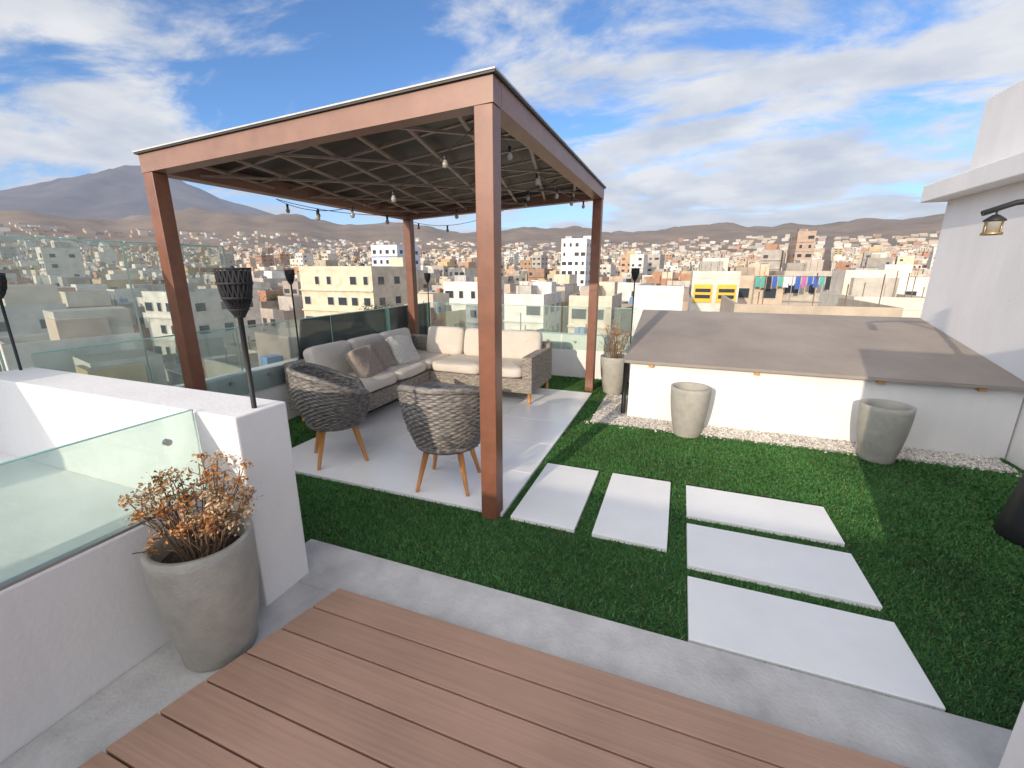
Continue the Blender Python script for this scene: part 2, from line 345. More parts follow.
string((-1.12,2.5,2.42),(-3.72,3.4,2.26),.26,5,'wire_1')
string((-1.12,2.55,2.42),(-1.15,5.6,2.40),.10,5,'wire_2')
string((-3.72,3.4,2.26),(-1.15,4.2,2.40),.22,4,'wire_3')
string((-1.15,4.2,2.40),(-3.7,5.6,2.28),.2,4,'wire_4')

# ------------------------------------------------------------------ pots & plants
def pot(nm,x,y,z,h=.5,R=.185,rb=.12):
    e=empty(nm,(x,y,z)); e.rotation_euler[2]=random.uniform(0,6)
    prof=[(0,0),(rb,0),(rb+.006,.01)]
    for i in range(1,13):
        t=i/12; prof.append((rb+(R-rb)*math.sin(t*math.pi*.5)**.85,.01+t*(h-.012)))
    prof+=[(R-.004,h),(R-.024,h),(R-.03,h-.03),(R-.04,h-.10)]
    lathe('pot_shell',prof,'pot',e,n=56)
    lathe('soil',[(0,h-.075),(R-.08,h-.078),(R-.033,h-.085)],'soil',e,n=32)
    return e
DL=attr_mat('dry_flower_heads',.9)
def dryplant(e,h,H,W,nst,nleaf,lo=.55):
    a=Acc(); lf=Acc()
    for i in range(nst):
        an=random.uniform(0,6.28); r=W*math.sqrt(random.random()); top=Vector((math.cos(an)*r,math.sin(an)*r,h+H*random.uniform(lo,1)*(1-.25*(r/W)**2)))
        b=Vector((math.cos(an)*r*.22,math.sin(an)*r*.22,h-.08)); pts=[]
        for k in range(6):
            t=k/5; p=b.lerp(top,t); p.x*=1-.25*(1-t)*t; p+=Vector((random.gauss(0,.006),random.gauss(0,.006),0)); pts.append(p)
        v,f=tube_data(pts,[.0042*(1-.12*k) for k in range(6)],5); a.add(v,f)
        tips=[pts[-1]]
        for _ in range(2):
            k=random.choice([2,3,4]); q=pts[k]+Vector((random.gauss(0,.05),random.gauss(0,.05),random.uniform(.02,.08))); v,f=tube_data([pts[k],q],.002,4); a.add(v,f)
            if random.random()<.45: tips.append(q)
        for tp in tips:
            cr=random.uniform(.018,.034); t=random.uniform(.6,1.3); hue=random.random()
            for _ in range(nleaf):
                c=tp+Vector((random.gauss(0,cr*.6),random.gauss(0,cr*.6),random.gauss(0,cr*.5))); u=Vector((random.gauss(0,1),random.gauss(0,1),random.gauss(0,1))).normalized(); w=u.orthogonal().normalized(); w.rotate(Matrix.Rotation(random.uniform(0,6.3),3,u)); s=random.uniform(.005,.011)
                n=u.cross(w)*s*.3
                tt=t*random.uniform(.7,1.3); cc=(.48*tt,.23*tt,.085*tt) if hue<.6 else (.52*tt,.37*tt,.21*tt)
                lf.add([c-u*s,c-w*s*.6+n,c+u*s,c+w*s*.6+n],[(0,1,2,3)],cc)
    mesh('stems',a.v,a.f,'stem',e,smooth=True); mesh('dry_flowers',lf.v,lf.f,DL,e,cols=lf.c)
e=pot('potted_dry_hydrangea',-1.71,.985,.036,h=.53,R=.185,rb=.13); dryplant(e,.48,.42,.20,50,28,.45)
e=pot('potted_dry_hydrangea',-.74,5.78,.0,h=.5); dryplant(e,.45,.55,.2,34,16)
e=pot('concrete_planter_pot',.18,4.46,0,h=.5)
e=pot('concrete_planter_pot',1.72,4.41,0,h=.5)

# ------------------------------------------------------------------ wicker
def weave_surface(nm,fn,nu,nv,m,parent,amp=.006,closed=True):
    su,sv=4,3; U=nu*su; V=nv*sv; vs=[];fs=[]
    for j in range(V+1):
        for i in range(U+(0 if closed else 1)):
            p,n=fn(i/U,j/V); row=j//sv; ph=math.sin(math.pi*(i/su)+ (math.pi if row%2 else 0)); fr=(j%sv)/sv
            d=amp*ph*(.35+.65*math.sin(math.pi*min(max(fr+.17,0),1))) - (amp*1.2 if j%sv==0 else 0)
            vs.append(p+n*d)
    W=U if closed else U+1
    for j in range(V):
        for i in range(U):
            i2=(i+1)%W; fs.append((j*W+i,j*W+i2,(j+1)*W+i2,(j+1)*W+i))
    return mesh(nm,vs,fs,m,parent,smooth=True)
def chair(x,y,rot):
    e=empty('wicker_armchair',(x,y,.024),rot)
    def top(a):
        c=(1-math.sin(a))/2
        s=c*c*(3-2*c)
        return .60+.20*s if c>.12 else .60-(.12-c)/.12*.14
    def rr(t): return .235+.105*math.sin(min(t,1)*math.pi*.5)
    def shell(off):
        def fn(u,v):
            a=2*math.pi*u; zb=.32; zt=top(a); z=zb+(zt-zb)*v; r=rr((z-zb)/.42)+off
            n=Vector((math.cos(a),math.sin(a)*.95,0)); return Vector((r*math.cos(a),r*.95*math.sin(a),z)),n*(1 if off==0 else -1)
        return fn
    weave_surface('outer_weave',shell(0),52,28,'wicker',e,.006)
    weave_surface('inner_weave',shell(-.035),46,26,'wicker',e,.005)
    ring=[]
    for i in range(72):
        a=2*math.pi*i/72; z=top(a)+.005; r=rr((z-.3)/.42)-.016; ring.append((r*math.cos(a),r*.95*math.sin(a),z))
    tube('rolled_rim',ring,.026,'wicker',e,n=10,closed=True)
    lathe('seat_base',[(0,.322),(.232,.322),(.24,.34),(.24,.37),(0,.37)],'wicker',e,n=40)
    lathe('seat_cushion',[(0,.372),(.22,.372),(.25,.39),(.25,.43),(.22,.455),(0,.462)],'taupe',e,n=40)
    for i,a in enumerate((45,135,225,315)):
        a=rad(a); tube('leg_%d'%i,[(.17*math.cos(a),.17*math.sin(a),.322),(.27*math.cos(a),.27*math.sin(a),0)],[.025,.013],'wood',e,n=12)
    tube('leg_ring',[(.15*math.cos(t),.15*math.sin(t),.303) for t in np.linspace(0,2*math.pi,24)[:-1]],.012,'wood',e,n=8,closed=True)
chair(-2.64,2.75,rad(-42)); chair(-1.53,2.68,rad(12))

def wpanel(nm,p0,du,dv,nrm,parent,cell=.03):
    p0=Vector(p0);du=Vector(du);dv=Vector(dv);nrm=Vector(nrm)
    nu=max(2,int(du.length/cell));nv=max(2,int(dv.length/(cell*.62)))
    return weave_surface(nm,lambda u,v:(p0+du*u+dv*v,nrm),nu,nv,'wicker_s',parent,.004,closed=False)
def wbox(nm,x0,x1,y0,y1,z0,z1,parent):
    box(nm,x0+.006,x1-.006,y0+.006,y1-.006,z0+.004,z1-.006,'wicker_s',parent,bev=.02)
    wpanel(nm+'_w1',(x0,y0,z0),(x1-x0,0,0),(0,0,z1-z0),(0,-1,0),parent)
    wpanel(nm+'_w2',(x1,y0,z0),(0,y1-y0,0),(0,0,z1-z0),(1,0,0),parent)
    wpanel(nm+'_w3',(x0,y0,z1),(x1-x0,0,0),(0,y1-y0,0),(0,0,1),parent)
def cushion(nm,c,s,m,parent,rot=(0,0,0),pinch=.55):
    n=20;vs=[];fs=[]
    sx,sy,sz=[k/2 for k in s]
    def sp(t,e): return math.copysign(abs(t)**e,t)
    for j in range(n+1):
        ph=-math.pi/2+math.pi*j/n
        for i in range(2*n):
            th=2*math.pi*i/(2*n)
            x=sp(math.cos(ph),.28)*sp(math.cos(th),.28); y=sp(math.cos(ph),.28)*sp(math.sin(th),.28); z=sp(math.sin(ph),pinch)
            w=1-.18*(max(abs(x),abs(y)))**4
            q=Vector((x*sx*1.0,y*sy,z*sz*w)); q+=Vector((0,0,.016*mn.noise(Vector((x*2.4+c[0]*5,y*2.4+c[1]*3,z)))))
            vs.append(q)
    for j in range(n):
        for i in range(2*n): fs.append((j*2*n+i,j*2*n+(i+1)%(2*n),(j+1)*2*n+(i+1)%(2*n),(j+1)*2*n+i))
    return mesh(nm,vs,fs,m,parent,smooth=True,loc=c,rot=rot)
so=empty('corner_sofa')
zb=.024
wbox('left_base',-3.72,-2.95,3.42,4.74,.16,.33,so)
wbox('back_base',-3.72,-1.56,4.76,5.55,.16,.33,so)
wbox('left_arm',-3.72,-2.95,3.30,3.42,.16,.56,so)
wbox('right_arm',-1.68,-1.56,4.76,5.55,.33,.60,so)
wbox('left_backrest',-3.80,-3.68,3.30,5.65,.16,.66,so)
wbox('back_backrest',-3.68,-1.56,5.52,5.64,.16,.66,so)
for i,(x,y) in enumerate(((-1.6,4.80),(-1.6,5.56),(-3.0,3.36),(-3.68,3.36),(-2.95,4.8),(-3.7,5.5))):
    tube('foot_%d'%i,[(x,y,.17),(x,y,zb)],[.024,.018],'wood',so,n=12)
cushion('seat_cushion_1',(-3.31,3.78,.395),(.72,.68,.15),'cream',so,pinch=.35)
cushion('seat_cushion_2',(-3.31,4.43,.395),(.72,.64,.15),'cream',so,pinch=.35)
cushion('seat_cushion_3',(-3.31,5.12,.395),(.72,.74,.15),'cream',so,pinch=.35)
cushion('seat_cushion_4',(-2.60,5.12,.395),(.70,.74,.15),'cream',so,pinch=.35)
cushion('seat_cushion_5',(-1.98,5.12,.395),(.60,.74,.15),'cream',so,pinch=.35)
for i,yy in enumerate((3.72,4.33,4.94)): cushion('side_back_cushion_%d'%i,(-3.56,yy,.62),(.40,.60,.19),'cream',so,rot=(0,rad(76),rad(random.uniform(-4,4))),pinch=.5)
for i,xx in enumerate((-3.05,-2.45,-1.93)): cushion('rear_back_cushion_%d'%i,(xx,5.40,.63),(.58,.40,.19),'cream',so,rot=(rad(76),0,rad(random.uniform(-4,4))),pinch=.5)
cushion('throw_pillow_1',(-3.22,3.86,.60),(.36,.40,.14),'taupe',so,rot=(rad(8),rad(62),rad(12)))
cushion('throw_pillow_2',(-3.24,4.62,.61),(.40,.42,.14),'lightpil',so,rot=(rad(-10),rad(58),rad(-14)))
cushion('throw_pillow_3',(-3.30,4.22,.60),(.36,.38,.13),'taupe',so,rot=(rad(4),rad(64),rad(-4)))
tb=empty('side_table')
wbox('table_top',-2.50,-1.98,3.48,4.0,.30,.40,tb)
box('top_board',-2.51,-1.97,3.47,4.01,.405,.413,'wicker',tb)
for i,(x,y) in enumerate(((-2.46,3.52),(-2.02,3.52),(-2.46,3.96),(-2.02,3.96))): tube('leg_%d'%i,[(x,y,.31),(x,y,.024)],[.024,.018],'wood',tb,n=12)

# ------------------------------------------------------------------ torches
def torch(x,y,z,h,q=1.):
    e=empty('garden_torch',(x,y,z))
    tube('pole',[(0,0,0),(0,0,h-.18*q)],.011*q,'torch',e,n=10)
    a=Acc(); n=20
    prof=[(.016*q,-.20*q),(.034*q,-.17*q),(.054*q,-.12*q),(.064*q,-.06*q),(.064*q,0)]
    for i in range(n):
        for s in (1,-1):
            pts=[(r*math.cos(2*math.pi*i/n+s*k*.16),r*math.sin(2*math.pi*i/n+s*k*.16),h+zz) for k,(r,zz) in enumerate(prof)]
            v,f=tube_data(pts,.0042*q,4); a.add(v,f)
    for r,zz in prof:
        v,f=tube_data([((r+.002)*math.cos(t),(r+.002)*math.sin(t),h+zz) for t in np.linspace(0,2*math.pi,20)[:-1]],.005*q,5,True); a.add(v,f)
    mesh('basket',a.v,a.f,'torch',e)
    lathe('inner_cup',[(0,h-.19*q),(.03*q,h-.165*q),(.05*q,h-.11*q),(.060*q,h-.05*q),(.060*q,h-.01*q),(.02*q,h-.005*q),(.0,h+.015*q)],'torch',e,n=20)
torch(-1.775,1.355,.985,.62)
torch(-3.86,3.58,.05,1.55,.72); torch(-3.86,6.30,.0,1.55,.75); torch(-.60,6.30,.0,1.62,.8); torch(-3.84,1.40,.98,.60,.72)

pl=empty('pole_lantern',(2.19,3.30,0))
lathe('flared_base',[(0,0),(.20,0),(.21,.03),(.195,.12),(.175,.26),(.155,.42),(.13,.58),(.09,.74),(.045,.86),(.03,1.0),(.03,2.05),(.0,2.06)],'black',pl,n=28)
tube('arm',[(0,0,1.96),(-.3,0,1.975),(-.55,0,1.95),(-.68,0,1.90)],.015,'black',pl,n=8)
tube('brace',[(0,0,1.80),(-.15,0,1.90),(-.3,0,1.97)],.012,'black',pl,n=8)
ln=(-.62,0,1.82)
tube('hook',[(-.62,0,1.92),(-.62,0,1.885)],.005,'black',pl,n=6)
lathe('lantern_cap',[(.0,.075),(.016,.07),(.045,.046),(.047,.038),(0,.038)],'black',pl,n=20,loc=ln)
lathe('lantern_glass',[(0,-.02),(.037,-.02),(.039,.037)],'bulb',pl,n=20,loc=ln)
for i in range(4): a=i*math.pi/2+.4; tube('bar_%d'%i,[(-.62+.043*math.cos(a),.043*math.sin(a),1.795),(-.62+.043*math.cos(a),.043*math.sin(a),1.862)],.004,'brass',pl,n=5)
lathe('lantern_base',[(0,-.034),(.045,-.034),(.045,-.021),(0,-.021)],'brass',pl,n=20,loc=ln)

# ------------------------------------------------------------------ terrain, volcano
def hz(x,y):
    r=math.hypot(x,y)
    if r<150: return -13.
    t=r-150
    z=-13+.040*t*t/240 if t<120 else -13+.040*(t-60)
    if r>1900:
        k=min(1,(r-1900)/2100); k=k*k*(3-2*k)
        az=math.atan2(x,y)
        ridge=300+120*mn.fractal(Vector((az*6.5,r/2500,3.1)),1,2,6)+90*math.exp(-((az+.95)/.16)**2)+75*abs(mn.noise(Vector((x/420,y/420,7))))+30*abs(mn.noise(Vector((x/150,y/150,2))))
        z+=k*ridge*.60
    if r>250: z+=min(1,(r-250)/800)*14*mn.noise(Vector((x/420,y/420,1.3)))
    return z
fs=[]; rs=[float(q) for q in np.concatenate([[0,60,150],np.geomspace(190,12000,110)])]; na=520
full=[]
for r in rs:
    for i in range(na+1):
        a=rad(-180)+rad(360)*i/na; x=r*math.sin(a); y=r*math.cos(a); z=hz(x,y)
        full.append((x,y,z if r<5000 else z*max(.0,1-(r-5000)/3500)))
W=na+1
for j in range(len(rs)-1):
    for i in range(na): fs.append((j*W+i,j*W+i+1,(j+1)*W+i+1,(j+1)*W+i))
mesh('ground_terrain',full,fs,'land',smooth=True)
cx,cy=-9000*.8555,9000*.5177
vs=[];fs=[];n=160
for j in range(n+1):
    for i in range(n+1):
        x=(i/n-.5)*13000; y=(j/n-.5)*13000; d=math.hypot(x,y); a=math.atan2(y,x)
        h=1230*math.exp(-d/2350); h=min(h,1150) if d<250 else h
        gl=mn.fractal(Vector((math.cos(a)*5,math.sin(a)*5,d/2600)),1,2,6)
        h*=1+.15*gl*min(1,d/900); h+=330*max(0,1-d/6200)+ 45*mn.fractal(Vector((x/700,y/700,0)),1,2,6)*min(1,d/500)
        if d>4000: h-=(d-4000)*.12
        vs.append((cx+x,cy+y,h+10))
for j in range(n):
    for i in range(n): q=j*(n+1)+i; fs.append((q,q+1,q+n+2,q+n+1))
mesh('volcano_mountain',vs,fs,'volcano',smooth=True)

# ------------------------------------------------------------------ city
pal=[(.58,.51,.41),(.64,.61,.55),(.50,.40,.30),(.40,.22,.14),(.44,.28,.19),(.60,.53,.40),(.44,.40,.35),(.68,.65,.59),(.30,.25,.21),(.54,.43,.31),(.40,.35,.30),(.52,.47,.39),(.60,.56,.48),(.66,.63,.56),(.46,.42,.37),(.54,.41,.22),(.48,.31,.20)]
acc=Acc(); CR=rad(-14); cc,cs=math.cos(CR),math.sin(CR)
def rotp(x,y,ox,oy): return (ox+x*cc-y*cs, oy+x*cs+y*cc)
def addbox(ox,oy,x0,x1,y0,y1,z0,z1,col,roof=None):
    v=[(*rotp(x,y,ox,oy),z) for x,y,z in bxv(x0,x1,y0,y1,z0,z1)]
    o=len(acc.v); acc.v+=v; 
    for k,f in enumerate(BF[1:]):
        acc.f.append(tuple(i+o for i in f)); acc.c.append(roof if (k==0 and roof) else col)
def quad(pts,col):
    o=len(acc.v); acc.v+=pts; acc.f.append((o,o+1,o+2,o+3)); acc.c.append(col)
def citybldg(ox,oy,w,d,zt,col,detail,r):
    z0=hz(ox,oy)-4; base=z0+4
    sc_=random.uniform(.72,1.1); col=tuple(c*sc_ for c in col)
    roof=(.45*col[0]+.10,.45*col[1]+.085,.45*col[2]+.07)
    addbox(ox,oy,-w/2,w/2,-d/2,d/2,z0,zt,col,roof)
    if detail>0:
        if random.random()<.75:
            sx=random.uniform(-w/2+1.6,w/2-1.6); sy=random.uniform(-d/4,d/2-1.6); addbox(ox,oy,sx-1.5,sx+1.5,sy-1.5,sy+1.5,zt,zt+random.uniform(1.8,2.8),random.choice(pal),roof)
        if random.random()<.4:
            sx=random.uniform(-w*.2,w*.2); addbox(ox,oy,max(-w/2,sx-w*.3),min(w/2,sx+w*.3),-d*.1,d/2-.1,zt,zt+2.7,random.choice(pal),roof)
        if detail>1:
            addbox(ox,oy,-w/2,w/2,-d/2-.01,-d/2+.18,zt,zt+.8,col); addbox(ox,oy,-w/2,-w/2+.18,-d/2+.18,d/2,zt,zt+.7,col); addbox(ox,oy,w/2-.18,w/2,-d/2+.18,d/2,zt,zt+.7,col)
            for _ in range(random.randint(0,4)):
                sx=random.uniform(-w/2+1,w/2-1); sy=random.uniform(-d/2+1,d/2-1); s=random.uniform(.3,.6); addbox(ox,oy,sx-s,sx+s,sy-s,sy+s,zt,zt+random.uniform(.9,1.6),random.choice([(.03,.03,.03),(.35,.33,.30),(.15,.25,.4),(.4,.2,.13)]))
            for _ in range(random.randint(0,5)):
                sx=random.uniform(-w/2+.3,w/2-.3); addbox(ox,oy,sx-.03,sx+.03,-d/2+.05,-d/2+.11,zt+.8,zt+random.uniform(1.4,2.6),(.15,.1,.08))
        nf=max(1,min(6,int((zt-base)/2.8)))
        if r<2300:
            ncol=max(2,int(w/ (2.4 if r<500 else 3.4))); pat=random.random(); ww=random.uniform(.18,.34); lint=tuple(min(1,c*1.2) for c in col); hh=random.uniform(.45,.65)
            for k in range(nf):
                zc=zt-1.4-2.8*k
                if zc<base: break
                for i in range(ncol):
                    if random.random()<.22: continue
                    xc=-w/2+w*(i+.5)/ncol; hw_=w/ncol*ww*random.uniform(.7,1.15)
                    c=random.choice([(.04,.045,.05),(.07,.06,.055),(.05,.05,.06),(.12,.12,.13)])
                    quad([(*rotp(xc-hw_,-d/2-.05,ox,oy),zc-hh),(*rotp(xc+hw_,-d/2-.05,ox,oy),zc-hh),(*rotp(xc+hw_,-d/2-.05,ox,oy),zc+hh),(*rotp(xc-hw_,-d/2-.05,ox,oy),zc+hh)],c)
                if r<260 and random.random()<.6: addbox(ox,oy,-w/2-.02,w/2+.02,-d/2-.35*(pat<.5)-.08,-d/2+.01,zc-1.25,zc-1.08,lint)
                sgn=1 if ox<-.25*oy else -1
                n_=max(2,int(d/4))
                for i in range(n_):
                    if random.random()<.5: continue
                    yc=-d/2+d*(i+.5)/n_; X=sgn*(w/2+.05)
                    q=[(*rotp(X,yc-.6,ox,oy),zc-.5),(*rotp(X,yc+.6,ox,oy),zc-.5),(*rotp(X,yc+.6,ox,oy),zc+.5),(*rotp(X,yc-.6,ox,oy),zc+.5)]
                    quad(q if sgn>0 else q[::-1],(.06,.06,.06))
HZ=[]
heroes=[
 ('low_white_house',-3.2,.2,34,42,-.1,(.66,.65,.62),'plain'),
 ('yellow_window_house',.9,4.8,44,54,.9,(.62,.58,.50),'yellow'),
 ('white_apartment_tower',-36.5,-28.5,140,152,10.5,(.76,.75,.72),'tower'),
 ('brown_apartment_tower',33.5,38.5,170,182,13,(.42,.31,.24),'tower'),
 ('cream_apartment_building',-51,-38.5,49,60,1.5,(.62,.53,.39),'flat'),
 ('blue_trim_apartment_building',-86,-77,110,122,8.0,(.66,.67,.70),'blue'),
 ('beige_row_house',5.2,10.5,56,66,.4,(.54,.43,.32),'flat'),
 ('grey_row_house',10.7,16.5,58,68,.9,(.46,.41,.35),'flat'),
 ('white_row_house',16.8,24.5,56,66,.3,(.68,.64,.56),'flat'),
 ('yellow_door_house',8.2,11.5,27,33,-.3,(.66,.60,.50),'ydoor'),
 ('tan_roof_house',2.2,8.0,21,28,-.4,(.44,.37,.28),'plain'),
 ('cream_low_house',-11,-6.5,46,54,-1.6,(.60,.52,.41),'flat'),
 ('white_house',-20,-15.0,50,58,-1.8,(.66,.63,.57),'flat'),
 ('white_house',-34,-28,60,70,-.7,(.68,.66,.61),'flat'),
 ('brick_house',-30,-24,34,42,-4.2,(.40,.22,.14),'flat'),
 ('white_house',-64,-56,36,46,-1.6,(.64,.61,.55),'flat'),
]
M['win']=mat('dark_window_glass',(.04,.05,.06),.15)
M['frame']=mat('window_frame',(.5,.48,.45),.6)
M['yellow']=mat('yellow_paint',(.70,.42,.04),.6,n_scale=3,n_amt=.1)
M['bluep']=mat('blue_paint',(.08,.18,.45),.6,n_scale=3,n_amt=.1)
M['tankm']=mat('water_tank',(.03,.03,.035),.5)
def hero(nm,x0,x1,y0,y1,zt,col,style):
    HZ.append((x0-1,x1+1,y0-2,y1+1)); e=empty(nm); m=mat(nm+'_wall',col,.85,n_scale=.9,n_amt=.2,detail=8)
    roofm=mat(nm+'_roof',tuple(c*.55+.05 for c in col),.9,n_scale=1.,n_amt=.25)
    box('walls',x0,x1,y0,y1,-14,zt,m,e); box('roof',x0+.2,x1-.2,y0+.2,y1-.2,zt+.002,zt+.03,roofm,e)
    ph=.6; box('parapet_front',x0,x1,y0-.03,y0+.17,zt,zt+ph,m,e); box('parapet_left',x0,x0+.17,y0+.171,y1,zt,zt+ph,m,e); box('parapet_right',x1-.17,x1,y0+.171,y1,zt,zt+ph,m,e)
    if style!='plain': box('stair_head',x1-3,x1-.5,y1-3,y1-.6,zt+.031,zt+1.9,m,e); box('shed',x0+.6,x0+2.6,y0+2.5,y0+5,zt+.031,zt+1.5,roofm,e)
    if style not in('ydoor','plain'): lathe('water_tank',[(0,0),(.45,0),(.45,.8),(.4,.95),(.2,1.08),(.0,1.1)],'tankm',e,n=18,loc=(x0+3.3,y1-1.5,zt+.03))
    for q in range(5): 
        xx=x0+.1+(x1-x0-.2)*random.random(); tube('rebar_%d'%q,[(xx,y0+.08,zt+ph),(xx,y0+.08,zt+ph+random.uniform(.4,1.3))],.02,'stem',e,n=4)
    nf=int((zt+13)/2.8); w=x1-x0; nc=max(2,int(w/1.9))
    if style=='plain': nf=0
    right = x1<0
    for k in range(min(nf,7 if style in('tower','blue') else 3)):
        zc=zt-1.3-2.8*k
        if style in('tower','blue','flat'): box('cornice_%d'%k,x0-.06,x1+.06,y0-.25,y0-.001,zc-1.42,zc-1.25,'bluep' if style=='blue' else m,e)
        for i in range(nc):
            if style in('flat','tower') and random.random()<.2: continue
            xc=x0+w*(i+.5)/nc; hw_=w/nc*random.choice([.16,.24,.34])
            if style=='yellow' and i<nc*.55: 
                hw_=w/nc*.33
                box('yellow_panel_%d_%d'%(k,i),xc-hw_*1.2,xc+hw_*1.2,y0-.10,y0-.002,zc-.85,zc+.75,'yellow',e)
                for q in (-.4,.15): box('pane',xc-hw_,xc+hw_,y0-.12,y0-.101,zc+q-.1,zc+q+.22,'win',e)
            elif style=='ydoor':
                hw_=w/nc*.33
                if i==0: box('yellow_gate_%d'%k,xc-hw_,xc+hw_,y0-.08,y0-.002,zc-1.0,zc+1.1,'yellow',e)
            else:
                box('window_frame_%d_%d'%(k,i),xc-hw_-.06,xc+hw_+.06,y0-.07,y0-.002,zc-.58,zc+.58,'frame',e)
                box('window_%d_%d'%(k,i),xc-hw_,xc+hw_,y0-.09,y0-.071,zc-.52,zc+.52,'win',e)
        for i in range(3):
            yc=y0+(y1-y0)*(i+.5)/3; X=x1 if right else x0; s=1 if right else -1
            box('side_window_%d_%d'%(k,i),min(X+.002*s,X+.06*s),max(X+.002*s,X+.06*s),yc-.6,yc+.6,zc-.5,zc+.5,'win',e)
for h in heroes: hero(*h)
cl=empty('clothes_line')
tube('line',[(7.4,55,.95),(14.6,55,.95)],.02,'black',cl); 
for x in (7.4,11,14.6): tube('post',[(x,55,-12),(x,55,1.05)],.05,'flash',cl)
for i in range(13):
    c=random.choice([(.4,.05,.05),(.05,.12,.4),(.65,.65,.65),(.03,.03,.04),(.4,.15,.3),(.1,.35,.3)]); x=7.5+i*.54; hh=random.uniform(.8,1.4); z=.95
    sh=[(x,55,z),(x+.46,55,z),(x+.46,54.97,z-hh),(x+.3,55.03,z-hh*.97),(x,54.95,z-hh)]
    mesh('garment_%d'%i,sh,[(0,1,2,3,4)],mat('cloth_%d'%i,c,.9),cl)
def inview(x,y):
    a=math.degrees(math.atan2(x,y)); return -85<a<40
def zone_free(x,y,m):
    return not any(z[0]-m<x<z[1]+m and z[2]-m<y<z[3]+m for z in HZ)
def scatter(r0,r1,cell,det,thin=.07):
    n=int(r1/cell)+2
    for i in range(-n,n):
        for j in range(-n,n):
            gx=i*cell; gy=j*cell
            if i%7==0 or j%6==0: continue
            x=gx*cc-gy*cs+random.uniform(-.08,.08)*cell; y=gx*cs+gy*cc+random.uniform(-.08,.08)*cell
            r=math.hypot(x,y)
            if not(r0<=r<r1) or not inview(x,y): continue
            if r<400 and not zone_free(x,y,cell*.5): continue
            if random.random()<thin+(.25 if mn.noise(Vector((x/260,y/260,5)))>.22 else 0): continue
            g=hz(x,y)
            fl=random.choice([1,2,2,3,3,3,4]) ; 
            if r>140 and random.random()<.04: fl=random.choice([5,6,7])
            h=2.8*fl+random.uniform(0,.8); zt=g+h
            if r<150: zt=min(zt,random.uniform(-6.,-2.5) if r<90 else random.uniform(-4.5,.5))
            w=cell*random.uniform(.72,.99); d=cell*random.uniform(.72,.99)
            citybldg(x,y,w,d,zt,random.choice(pal),det,r)
scatter(36,330,8.2,2); scatter(330,1000,11.5,1); scatter(1000,2100,18,1,.15); scatter(2100,2800,30,0,.6)
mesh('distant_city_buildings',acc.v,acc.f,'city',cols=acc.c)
def tree(nm,x,y,z,h,w):
    e=empty(nm,(x,y,z)); tube('trunk',[(0,0,-6),(0,0,0),(.1,0,h*.5),(0,.1,h*.8)],[.22,.2,.14,.06],'stem',e,n=8)
    a=Acc(); lm=Acc(); lob=[(Vector((random.gauss(0,w*.3),random.gauss(0,w*.3),h*random.uniform(.45,1))),random.uniform(.22,.36)*w) for _ in range(12)]
    for c,r in lob:
        v,f=tube_data([(0,0,h*.4),tuple(c)],[.07,.02],5); lm.add(v,f)
        t=random.uniform(.6,1.3)
        for _ in range(260):
            u=Vector((random.gauss(0,1),random.gauss(0,1),random.gauss(0,1))).normalized(); p=c+u*r*random.uniform(.3,1.05); s=random.uniform(.09,.17); o1=u.orthogonal().normalized(); o1.rotate(Matrix.Rotation(random.uniform(0,6.3),3,u)); o2=u.cross(o1)+u*random.uniform(-.5,.5)
            tt=t*random.uniform(.7,1.3); a.add([p-o1*s,p-o2*s*.6,p+o1*s,p+o2*s*.6],[(0,1,2,3)],(.055*tt,.08*tt,.03*tt))
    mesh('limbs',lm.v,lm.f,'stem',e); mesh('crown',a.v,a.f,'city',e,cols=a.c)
for (x,y,z,h,w) in ((-9.8,34,-8.6,5.2,4.),(-33,44,-8,5,5),(14,45,-8.5,6,5),(-70,60,-8,6,5)):
    tree('street_tree',x,y,z,h,w)

# ------------------------------------------------------------------ light, world, camera
EL,AZ=rad(16),rad(11)
sd=Vector((math.sin(AZ)*math.cos(EL),math.cos(AZ)*math.cos(EL),-math.sin(EL)))
s=D.lights.new('sun','SUN'); s.energy=3.5; s.angle=rad(.55); s.color=(1,.84,.66)
so_=D.objects.new('sun',s); SC.collection.objects.link(so_); so_.rotation_euler=sd.to_track_quat('-Z','Y').to_euler()
w=D.worlds.new('World'); SC.world=w; w.use_nodes=True; nt=w.node_tree; N=nt.nodes; L=nt.links; bg=N['Background']
sky=N.new('ShaderNodeTexSky'); sky.sky_type='NISHITA'; sky.sun_disc=False; sky.sun_elevation=EL
sky.sun_rotation=AZ+math.pi; sky.altitude=2300; sky.dust_density=.6; sky.ozone_density=1.6
bg.inputs[1].default_value=.15
tc=N.new('ShaderNodeTexCoord'); sx=N.new('ShaderNodeSeparateXYZ'); L.new(tc.outputs['Generated'],sx.inputs[0])
def math_(op,a,b=None,c=None):
    n=N.new('ShaderNodeMath'); n.operation=op
    for i,q in enumerate((a,b,c)):
        if q is None: continue
        if isinstance(q,(int,float)): n.inputs[i].default_value=q
        else: L.new(q,n.inputs[i])
    return n.outputs[0]
def lobe(d,lo,hi,amt):
    dp=N.new('ShaderNodeVectorMath'); dp.operation='DOT_PRODUCT'; L.new(tc.outputs['Generated'],dp.inputs[0]); dp.inputs[1].default_value=Vector(d).normalized()
    g=N.new('ShaderNodeMapRange'); g.interpolation_type='SMOOTHSTEP'; g.inputs[1].default_value=lo; g.inputs[2].default_value=hi; g.inputs[3].default_value=0.; g.inputs[4].default_value=amt; L.new(dp.outputs['Value'],g.inputs[0]); return g.outputs[0]
zc=math_('MAXIMUM',sx.outputs['Z'],0.0); zd=math_('ADD',zc,.16)
